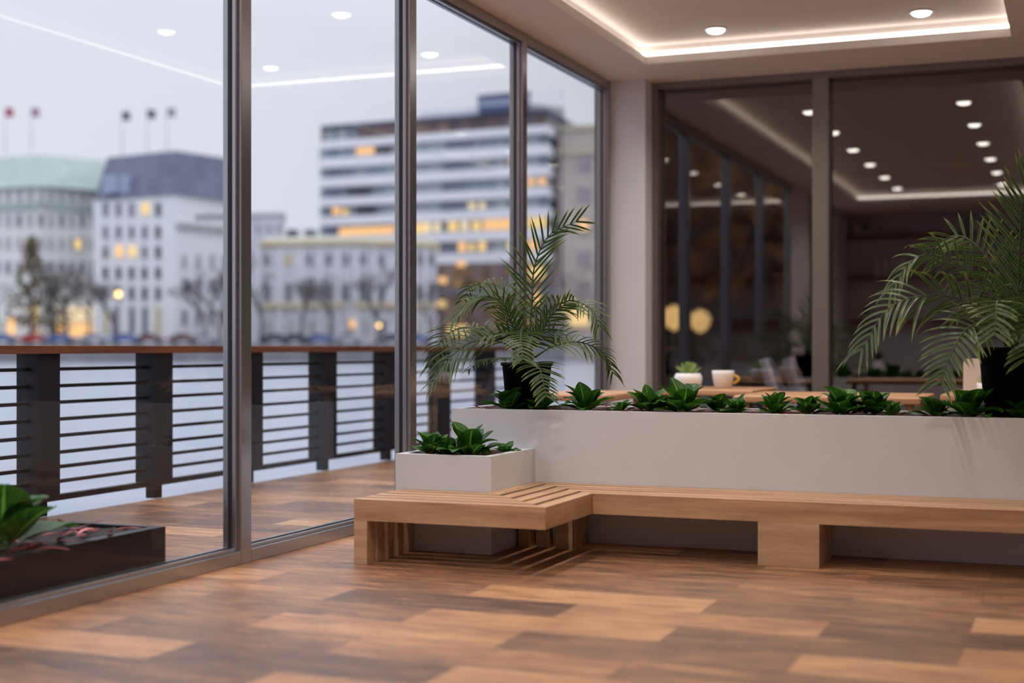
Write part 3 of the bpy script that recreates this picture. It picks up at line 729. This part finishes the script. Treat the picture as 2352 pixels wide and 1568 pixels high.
M['ribb']=ribbon('office_glazing_brown',[(0,(.10,.08,.09)),(.35,(.17,.12,.12)),(.6,(.26,.18,.15)),(.8,(.12,.11,.15))],.55)

def bld(name,label,front,depth,z0,z1,m,cat='building'):
    """front = list of (x,y) along the visible facade, left to right"""
    r=empty(name,(front[0][0],front[0][1],z0)); tag(r,label,cat)
    back=[W_back(p,depth) for p in reversed(front)]
    part(r,MB().prism(front+back,z0,z1),'wall',m)
    return r
def W_back(p,d):
    n=math.hypot(*p); return (p[0]*(1+d/n),p[1]*(1+d/n))
def part(r,mb,name,m,smooth=False):
    o=mb.build(name,m,r,smooth=smooth); o.location=(-r.location.x,-r.location.y,-r.location.z); return o
def slab(a,b,t0,t1,z0,z1,off=.25,back=.1):
    """thin box lying on the facade a-b between parameters t0..t1, protruding toward the viewer"""
    ax,ay=a; bx,by=b; dx,dy=bx-ax,by-ay; l=math.hypot(dx,dy); nx,ny=dy/l,-dx/l
    if nx*ax+ny*ay>0: nx,ny=-nx,-ny
    p=(ax+dx*t0,ay+dy*t0); q=(ax+dx*t1,ay+dy*t1)
    return MB().prism([(p[0]+nx*off,p[1]+ny*off),(q[0]+nx*off,q[1]+ny*off),(q[0]-nx*back,q[1]-ny*back),(p[0]-nx*back,p[1]-ny*back)],z0,z1)
def tu(u,ua,Da,ub,Db):
    # parameter along facade between (ua,Da),(ub,Db) where the sight column u crosses it
    A=Vector(W(ua,Da)); B=Vector(W(ub,Db)); d=Vector(W(u,1.0)); e=B-A
    den=e.x*d.y-e.y*d.x
    return -(A.x*d.y-A.y*d.x)/den
class Fac:
    def __init__(s,r,ua,Da,ub,Db): s.r=r; s.k=(ua,Da,ub,Db); s.a=W(ua,Da); s.b=W(ub,Db)
    def D(s,u): t=tu(u,*s.k); A=s.a; B=s.b; x=A[0]+(B[0]-A[0])*t; y=A[1]+(B[1]-A[1])*t; return -SN*x+CS*y
    def add(s,name,m,u0,u1,v0,v1,off=.25):
        t0,t1=tu(u0,*s.k),tu(u1,*s.k); D=s.D((u0+u1)/2)
        return part(s.r,slab(s.a,s.b,t0,t1,ZV(v1,D),ZV(v0,D),off),name,M[m])
    def addz(s,name,m,u0,u1,z0,z1,off=.25):
        return part(s.r,slab(s.a,s.b,tu(u0,*s.k),tu(u1,*s.k),z0,z1,off),name,M[m])

# --- hotel with green roof (far left)
r=bld('hotel','cream stone hotel with a pale green copper roof, at the far left',[W(-130,236),W(95,228),W(236,236)],24,GZ,ZV(428,230),M['c_cream'])
ft=[W(-135,235),W(95,227),W(240,235)]
rb=[W_back(p,26) for p in reversed(ft)]; top=[W(-120,240),W(95,233),W(238,240)]; tb=[W_back(p,12) for p in reversed(top)]
part(r,MB().prism(ft+rb,ZV(430,229),ZV(352,231),0,top+tb),'roof',M['r_green'])
for (k,(ua,Da,ub,Db)) in enumerate(((-130,236,95,228),(95,228,236,236))):
    f=Fac(r,ua,Da,ub,Db)
    f.add('cornice','r_green',ua+3,ub-1,470,482,.5)
    us=range(-110,95,25) if k==0 else range(112,230,24)
    for u in us:
        f.add('window','w_soft',u,u+9,436,464); 
        f.add('window','w_grey' if rng.random()<.4 else 'w_soft',u,u+9,492,520); f.add('window','w_soft',u,u+9,545,572); f.add('window','w_grey',u,u+9,600,628)
    if k==1:
        for u,c in ((127,'lit_w'),(160,'lit_w'),(190,'lit_w')):
            f.add('lit_window',c,u,u+26,706,734,.5); f.add('lit_window','lit_o',u+1,u+25,742,772,.5)
        f.add('lit_window','lit_y',172,184,552,570,.3)
    else:
        f.add('lit_window','lit_y',70,88,704,738,.5); f.add('lit_window','lit_o',22,34,728,768,.5); f.add('lit_window','lit_o',72,86,745,766,.5); f.add('lit_window','lit_y',-60,-40,706,760,.5)
# --- white hotel with slate roof
r=bld('hotel','white stuccoed hotel with a dark slate mansard roof, left of the first mullion',[W(214,224),W(402,216),W(560,228)],10,GZ,ZV(450,220),M['c_white'])
ft=[W(216,223.5),W(402,215.5),W(566,227)]; rb=[W_back(p,11.5) for p in reversed(ft)]
top=[W(246,227),W(402,219),W(560,231)]; tb=[W_back(p,6) for p in reversed(top)]
part(r,MB().prism(ft+rb,ZV(451,219),ZV(356,224),0,top+tb),'roof',M['r_slate'])
for u in (262,292): part(r,MB().box(*[c for c in (W(u,222)[0]-1.2,W(u,222)[0]+1.2,W(u,222)[1]-1.2,W(u,222)[1]+2)],ZV(445,222),ZV(405,222)),'dormer',M['paleblue'])
f=Fac(r,214,224,402,216)
for u in (238,268,298,328,359):
    for v0,v1 in ((466,496),(519,547),(565,593),(613,640),(658,688)):
        lit={(328,466):'lit_y',(268,565):'lit_o',(298,565):'lit_y'}.get((u,v0))
        f.add('lit_window' if lit else 'window',lit or ('w_dark' if v0>600 or u>350 else 'w_grey'),u,u+ (14 if lit else 10),v0,v1-(4 if lit else 0))
for u in (240,262,300,330,360): f.add('door','w_dark' if u%40 else 'c_gold',u,u+8,705,765)
f2=Fac(r,402,216,560,228)
for u in (450,468,486,505): f2.add('window','w_dark',u,u+12,494,502)
f2.add('cornice','w_soft',404,520,516,528,.6)
for u in (418,450,482,512):
    for v0,v1 in ((585,615),(640,672),(712,745)): f2.add('window','w_soft' if v0<600 else 'w_grey',u,u+9,v0,v1)
# --- pale block
r=bld('building','pale lilac block with a flat roof, low in the gap beside the office tower',[W(540,248),W(653,246)],20,GZ,ZV(492,247),M['c_pale'])
part(r,MB().prism([W(536,247.5),W(656,245.5),W_back(W(656,245.5),21),W_back(W(536,247.5),21)],ZV(494,247),ZV(488,247)),'roof',M['c_white'])
f=Fac(r,540,248,653,246)
for u in (590,615,638): f.add('window','w_soft',u,u+7,515,532)
# --- palace
r=bld('palace','ornate pale palace with ochre cornices and arched windows, in front of the office tower',[W(598,214),W(800,211),W(1003,217)],9,GZ,ZV(562,212),M['c_palace'])
ft=[W(596,213.5),W(800,210.5),W(1006,216.5)]
part(r,MB().prism(ft+[W_back(p,9.5) for p in reversed(ft)],ZV(562,212),ZV(553,212)),'cornice',M['c_gold'])
fb=[W(606,216),W(800,213),W(996,219)]
part(r,MB().prism(fb+[W_back(p,5) for p in reversed(fb)],ZV(553,212),ZV(540,212)),'roof',M['c_cream'])
for u in (672,713): 
    x,y=W(u,218); part(r,MB().box(x-.7,x+.7,y-.7,y+.7,ZV(545,218),ZV(528,218)),'chimney',M['w_dark'])
for (ua,Da,ub,Db,us) in ((598,214,800,211,(608,658,706,750,790)),(800,211,1003,217,(828,870,960,985))):
    f=Fac(r,ua,Da,ub,Db)
    f.add('cornice','c_gold',ua+8,ub-6,697,706,.6)
    for k,u in enumerate(us):
        f.add('window','w_grey' if u!=658 else 'c_gold',u,u+12,584,608); f.add('window','w_grey',u-2,u+13,652,690)
        f.add('window','w_soft' if u not in (870,) else 'w_dark',u+6,u+15,735,766)
    for k,u in enumerate(us): f.add('pilaster','c_white',u-14,u-8,570,780,.5)
f.add('lit_window','lit_o',801,812,736,752,.7)
# --- office tower
A=(738,250); B=(1258,232); Cc=(1290,246)
r=bld('office_tower','tall office tower with white floor bands and ribbon windows, upper middle of the view',[W(*A),W(*B),W(*Cc)],30,ZV(612,240),36.2,M['rib'])
tf=[W(734,250),W(1256,231),W(1348,257)]
part(r,MB().prism(tf+[W_back(p,32) for p in reversed(tf)],36.0,37.3),'floor_band',M['band'])
tf2=[W(738,251),W(1254,233),W(1338,257)]
part(r,MB().prism(tf2+[W_back(p,28) for p in reversed(tf2)],37.3,39.6),'top_floor',M['ribb'])
tf3=[W(737,250),W(1256,231.5),W(1350,257)]
part(r,MB().prism(tf3+[W_back(p,31) for p in reversed(tf3)],39.6,40.1),'roof',M['r_slate'])
bf=[W(735,249.3),W(1260,231.2),W(1294,246)]
for z0,z1 in ((32.5,34.2),(29.15,30.75),(25.8,27.25),(22.4,23.95),(18.9,20.5),(15.2,16.9)):
    part(r,MB().prism(bf+[W_back(p,31) for p in reversed(bf)],z0,z1),'floor_band',M['band'])
part(r,MB().prism([W(1098,236),W(1216,232),W_back(W(1216,232),10),W_back(W(1098,236),10)],40.1,41.0),'penthouse',M['navy'])
part(r,MB().prism([W(1098,236),W(1216,232),W_back(W(1216,232),10),W_back(W(1098,236),10)],41.0,42.4),'penthouse',M['paleblue'])
part(r,MB().prism([W(1097,235.5),W(1218,231.5),W_back(W(1218,231.5),11),W_back(W(1097,235.5),11)],42.4,42.9),'penthouse_roof',M['navy'])
part(r,MB().prism([W(1217,236),W(1296,240),W_back(W(1296,240),8),W_back(W(1217,236),8)],40.1,41.6),'plant_room',M['w_soft'])
part(r,MB().prism([W(962,242),W(1096,238),W_back(W(1096,238),8),W_back(W(962,242),8)],40.1,41.2),'plant_room',M['c_pale'])
f=Fac(r,*A,*B)
part(r,slab(f.a,f.b,tu(740,*f.k),tu(815,*f.k),37.4,39.5,-.75,1.2),'lit_window',M['rib'])
for u0,u1,z0,z1,c in ((820,860,34.6,35.7,'lit_o'),(765,782,24.4,25.5,'lit_o'),(788,800,24.3,25.2,'lit_y'),(780,905,20.7,21.9,'lit_o'),(912,980,20.6,22.2,'lit_y'),(970,990,20.7,22.3,'lit_w'),(998,1012,20.7,22.2,'lit_w'),(1030,1052,20.7,22.3,'lit_y'),(1060,1075,20.7,22.3,'lit_w'),(1085,1105,20.7,22.2,'lit_y'),(1112,1180,20.7,22.3,'lit_o'),(1190,1205,20.7,22.2,'lit_y'),(1212,1255,20.7,22.4,'lit_y'),
   (995,1008,17.2,18.6,'lit_w'),(1054,1070,17.2,18.8,'lit_o'),(1078,1090,17.3,18.5,'lit_y'),(1100,1116,17.2,18.8,'lit_y'),(1168,1180,17.2,18.7,'lit_w'),(1215,1235,17.2,18.7,'lit_o'),(1212,1228,27.7,28.7,'lit_o'),(1238,1254,27.7,28.8,'lit_o'),(1078,1092,24.2,25.3,'lit_w'),(1102,1114,24.2,25.3,'lit_w'),(1172,1182,31.2,32.3,'lit_o')):
    f.addz('lit_window',c,u0,u1,z0,z1,.25)
for u0,u1,z0,z1 in ((800,855,27.3,28.9),(818,865,24.0,25.7),(862,900,34.3,35.8)): f.addz('blind','w_dark',u0,u1,z0,z1,.2)
f.addz('blind','w_soft',1100,1122,31,32.4,.2)
# lobby storeys below
r=bld('lobby_block','brown glazed lobby below the office tower, glowing with amber lights',[W(1004,229),W(1281,228)],15,GZ,ZV(606,227),M['ribb'])
f=Fac(r,1004,229,1281,228)
for q_,es_ in enumerate((.10,.2,.36)): M['amber%d'%q_]=emis('amber_interior_%d'%q_,(.80,.40,.10),es_)
for i_ in range(9):
    for v_ in (616,641,682,708,734):
        if rng.random()<.8: f.add('lit_window','amber%d'%rng.choice((0,0,1,1,2)),1042+i_*23,1060+i_*23,v_,v_+19,.2)
for u0,u1,v0,v1,c in ((1008,1026,636,652,'lit_o'),(1002,1024,690,706,'lit_y'),(1050,1070,600,612,'lit_o'),(1030,1075,748,770,'lit_y'),(1215,1250,610,640,'lit_y'),(1225,1240,668,700,'lit_o')):
    f.add('lit_window',c,u0,u1,v0,v1,.5)
f.add('floor_band','w_grey',1006,1279,664,676,.5)
# --- beige tower right
r=bld('building','beige stone corner building with an olive cornice, at the right edge of the window view',[W(1282,236),W(1460,232)],8,GZ,ZV(292,234),M['c_beige'])
ft=[W(1279,235.5),W(1464,231.5)]
part(r,MB().prism(ft+[W_back(p,9) for p in reversed(ft)],ZV(352,234),ZV(340,234)),'cornice',M['c_olive'])
part(r,MB().prism(ft+[W_back(p,9) for p in reversed(ft)],ZV(296,234),ZV(286,234)),'roof',M['c_olive'])
f=Fac(r,1282,236,1460,232)
for u in (1327,1385):
    for v0,v1 in ((358,395),(430,465),(500,540),(575,612),(645,685)): f.add('window','w_grey',u,u+32,v0,v1)
f.add('lit_window','lit_o',1330,1352,505,530,.5); f.add('lit_window','lit_y',1312,1352,706,748,.6)
f.add('lit_window','lit_y',1290,1312,690,716,.6)

# --- flag poles
def flag(u,vt,vb,label,col,rz=.3,D=235):
    x,y=W(u,D); r=empty('flag_pole',(x,y,ZV(vb,D))); tag(r,label,'flag','flag poles on the hotel roofs')
    h=ZV(vt,D)-ZV(vb,D)
    MB().tube([(0,0,0),(0,0,h)],[.09,.05],6).build('pole',M['w_soft'],r)
    n=7; rows=[[(.1+1.5*i/n,.25*math.sin(i*1.3),h-.05-1.5*j/4-.25*i/n) for i in range(n+1)] for j in range(5)]
    MB().grid(rows).build('flag',mat('flag_'+str(u),col,.8),r,smooth=True)
flag(12,246,352,'red flag on the green hotel roof, leftmost of five',(.38,.06,.10)); flag(72,246,346,'faded pink flag on the green hotel roof, second from the left',(.36,.20,.26))
flag(280,254,360,'dark grey flag on the slate roof, leftmost of three',(.10,.10,.14)); flag(338,250,358,'charcoal flag on the slate roof, middle of three',(.10,.10,.14)); flag(384,246,356,'pale grey flag on the slate roof, rightmost of three',(.30,.30,.38))

# --- trees along the quay
M['bark']=cmat('bare_bark',(.10,.085,.085),(.15,.13,.13),1); M['conif']=cmat('brown_conifer',(.10,.075,.045),(.15,.12,.06),2); M['autumn']=cmat('autumn_leaves',(.22,.07,.015),(.36,.14,.02),2)
def bare_tree(x,y,z,h,seed,label,name='bare_tree',grp='bare trees along the far shore'):
    rng=random.Random(seed); mb=MB()
    def br(p,d,l,r,k):
        q=p+d*l; mid=p+d*l*.5+Vector((rng.uniform(-1,1),rng.uniform(-1,1),rng.uniform(-.5,.5)))*l*.06
        mb.tube([p,mid,q],[r,r*.85,r*.65],4,caps=False)
        if k==0: return
        for i in range(3 if k>1 else 4):
            a=Vector((rng.uniform(-1,1),rng.uniform(-1,1),rng.uniform(-.15,.7))); e=(d*.9+a*.75).normalized()
            br(q if i else mid.lerp(q,.6),e,l*rng.uniform(.62,.82),r*.58,k-1)
    br(Vector((0,0,0)),Vector((0,0,1)),h*.27,h*.026,5)
    o=mb.build(name,M['bark']); o.location=(x,y,z); tag(o,label,'tree',grp); return o
tl=[(-8,208,15,'leftmost'),(120,207,13,'beside the brown conifer'),(150,208,14.5,'before the lit hotel windows'),(205,207,14,'between the two hotels'),(262,207,12,'before the dark lower windows'),(470,206,13,'left of the first mullion'),(508,207,14.5,'touching the first mullion'),(600,206,18,'right of the first mullion'),(692,207,12,'left part of the palace'),(762,206,14,'middle of the palace'),(868,207,15,'right part of the palace'),(985,208,12,'corner of the palace'),(1365,209,15,'before the beige building')]
for i,(u,D,h,w) in enumerate(tl):
    x,y=W(u,D); bare_tree(x,y,GZ-.02,h,200+i,'bare leafless tree on the far quay, '+w)
def blob_tree(x,y,z,h,wd,seed,label,m,cone,grp=None,n=260):
    rng=random.Random(seed); r=empty('conifer' if cone else 'autumn_tree',(x,y,z)); tag(r,label,'tree',grp)
    MB().tube([(0,0,0),(0,0,h*.5)],[h*.025,h*.015],6).build('trunk',M['bark'],r)
    mb=MB()
    for i in range(n):
        t=rng.random(); zz=h*(.14+.86*t); rad=(wd*(1-t)**.85 if cone else wd*math.sin(PI*min(1,.12+t*.86))**.6)*math.sqrt(rng.random()); a=rng.uniform(0,6.283)
        c=Vector((math.cos(a)*rad,math.sin(a)*rad,zz)); s=h*rng.uniform(.03,.06)
        vs=[c+Vector((rng.uniform(-1,1),rng.uniform(-1,1),rng.uniform(-1,1)))*s for _ in range(4)]
        mb.face([vs[0],vs[1],vs[2]]); mb.face([vs[0],vs[2],vs[3]]); mb.face([vs[0],vs[3],vs[1]]); mb.face([vs[1],vs[3],vs[2]])
    mb.build('foliage',m,r)
x,y=W(72,207); blob_tree(x,y,GZ-.02,15.2,4.2,5,'brown cone-shaped conifer before the green-roofed hotel',M['conif'],True)
x,y=W(128,209); blob_tree(x,y,GZ-.02,10,3,6,'low brown bushy tree beside the conifer',M['conif'],False,n=150)
# --- street lamps
def lamp_post(x,y,z,h,label,s=.45):
    r=empty('street_lamp',(x,y,z)); tag(r,label,'street lamp')
    MB().tube([(0,0,0),(0,0,h)],[.1,.06],6).build('pole',M['w_dark'],r)
    MB().lathe([(.001,h-.1),(s*.7,h+s*.3),(s,h+s),(s*.7,h+s*1.7),(.001,h+s*2)],12).build('lamp_globe',M['lamp'],r,smooth=True)
x,y=W(272,206); lamp_post(x,y,GZ,ZV(682,206)-GZ,'street lamp with an amber globe before the white hotel',.42)
x,y=W(870,207); lamp_post(x,y,GZ,ZV(752,207)-GZ,'low street lamp before the right part of the palace',.3)
# --- parked cars
def car(x,y,z,rz,m,label,seed):
    r=empty('parked_car',(x,y,z),rz); tag(r,label,'car','cars parked along the far quay')
    prof=[(-2.1,.35),(-2.15,.75),(-1.9,.95),(-1.35,1.0),(-.8,1.42),(.5,1.45),(1.15,1.0),(1.95,.88),(2.15,.65),(2.1,.35)]
    b=MB()
    for s in (-1,1): b.face([(px,s*.85,pz) for px,pz in (prof if s<0 else prof[::-1])])
    for a,c in zip(prof,prof[1:]+prof[:1]): b.face([(a[0],-.85,a[1]),(a[0],.85,a[1]),(c[0],.85,c[1]),(c[0],-.85,c[1])])
    b.build('body',m,r,bevel=.04)
    for s in (-1,1): MB().box(-1.1,.8,s*.86-.01,s*.86+.01,1.02,1.33).build('side_window',M['w_dark'],r)
    for wx in (-1.3,1.35):
        for s in (-1,1):
            q=MB().lathe([(.001,-.1),(.33,-.1),(.33,.1),(.001,.1)],14).build('wheel',M['black'],r); q.rotation_euler=(PI/2,0,0); q.location=(wx,s*.78,.33)
cc=[mat('car_dark',(.03,.035,.06),.3),mat('car_blue',(.08,.13,.32),.3),mat('car_maroon',(.12,.05,.05),.3),mat('car_silver',(.35,.36,.4),.3),mat('car_red',(.45,.03,.03),.3)]
nmc=['black','blue','maroon','silver','red']
for i,(u,c) in enumerate(((5,1),(78,4),(140,1),(215,3),(288,1),(343,2),(420,2),(470,3),(632,0),(680,0),(735,1),(800,3),(905,0),(955,1),(1290,0),(1340,3))):
    x,y=W(u,206.5-.4); yaw=math.atan2(SN,CS)+rng.uniform(-.05,.05)
    car(x,y,GZ,yaw,cc[c],'%s car parked on the far quay, %s of the parked row'%(nmc[c],words[i]),i)

# --- darker bank behind the viewer's left (mirrored in the smoked glass)
struct(MB().prism([(-34,-62),(-3,-62),(-3,-34),(-34,-34)],-2,.3).build('quay',M['quay']),'quay of the opposite darker bank')
M['brick']=noisy('red_brick',(.055,.022,.016),(.09,.035,.025),.5,.9)
M['brick2']=noisy('grey_brick',(.06,.055,.06),(.09,.08,.085),.5,.9)
for k,(xa,xb,hh,m) in enumerate(((-27,-21.2,34,'brick2'),(-21,-15.2,38,'brick'),(-15,-10.2,33,'brick2'),(-10,-4,40,'brick'))):
    r=empty('warehouse',(xa,-48,.3)); tag(r,'dark brick warehouse across the water behind, %s, mirrored in the smoked glass'%['at the far side','reddish and second','grey and third','nearest the room'][k],'building')
    part(r,MB().box(xa,xb,-60,-48,.3,hh),'wall',M[m]); part(r,MB().box(xa-.2,xb-.1,-60.2,-47.6,hh,hh+.8),'roof',M['r_slate'])
    nx=int((xb-xa)/2.6)
    for i in range(nx):
        for j in range(9):
            x=xa+.7+i*2.6; z=3+j*3.4; lit=rng.random()<.05
            part(r,MB().box(x,x+1.5,-47.95,-48.1,z,z+1.9),'lit_window' if lit else 'window',M['lit_y' if lit else 'w_dark'])
for i,(x,y,h) in enumerate(((-25.5,-40,19),(-21,-38,22),(-16.5,-41,24),(-12,-39,20),(-8,-41,24))):
    blob_tree(x,y,.3,h,2.2,300+i,'rust-leaved autumn tree on the dark bank, mirrored in the smoked glass, tree %s'%words[i].replace('leftmost','first'),M['autumn'],False,'autumn trees on the dark bank',240)
lamp_post(-16.95,-34.6,.3,1.7,'low amber lamp post on the dark bank, the bigger of two',.55); lamp_post(-15.8,-34.8,.3,1.6,'low amber lamp post on the dark bank, the smaller of two',.5)

# ------------------------------------------------------------------ sky
wd=bpy.data.worlds.new('overcast'); bpy.context.scene.world=wd; wd.use_nodes=True; nt=wd.node_tree
bg=nt.nodes['Background']; tc=nt.nodes.new('ShaderNodeTexCoord'); sx=nt.nodes.new('ShaderNodeSeparateXYZ'); nt.links.new(tc.outputs['Generated'],sx.inputs[0])
cr=nt.nodes.new('ShaderNodeValToRGB'); e=cr.color_ramp.elements; e[0].position=0.0; e[0].color=(.70,.72,.81,1); e[1].position=.32; e[1].color=(.75,.775,.86,1)
e=cr.color_ramp.elements.new(.62); e.color=(1.38,1.42,1.58,1); e=cr.color_ramp.elements.new(1.0); e.color=(2.15,2.2,2.45,1)
ns=nt.nodes.new('ShaderNodeTexNoise'); ns.inputs['Scale'].default_value=2.2; ns.inputs['Detail'].default_value=3; nt.links.new(tc.outputs['Generated'],ns.inputs['Vector'])
md=nt.nodes.new('ShaderNodeMath'); md.operation='MULTIPLY_ADD'; md.inputs[1].default_value=.2; nt.links.new(ns.outputs['Fac'],md.inputs[0]); nt.links.new(sx.outputs[2],md.inputs[2])
nt.links.new(md.outputs[0],cr.inputs[0]); nt.links.new(cr.outputs[0],bg.inputs[0]); bg.inputs[1].default_value=1.08

vs_=bpy.context.scene.view_settings; vs_.view_transform='Standard'; vs_.look='None'; vs_.exposure=0; vs_.gamma=1; vs_.use_curve_mapping=False
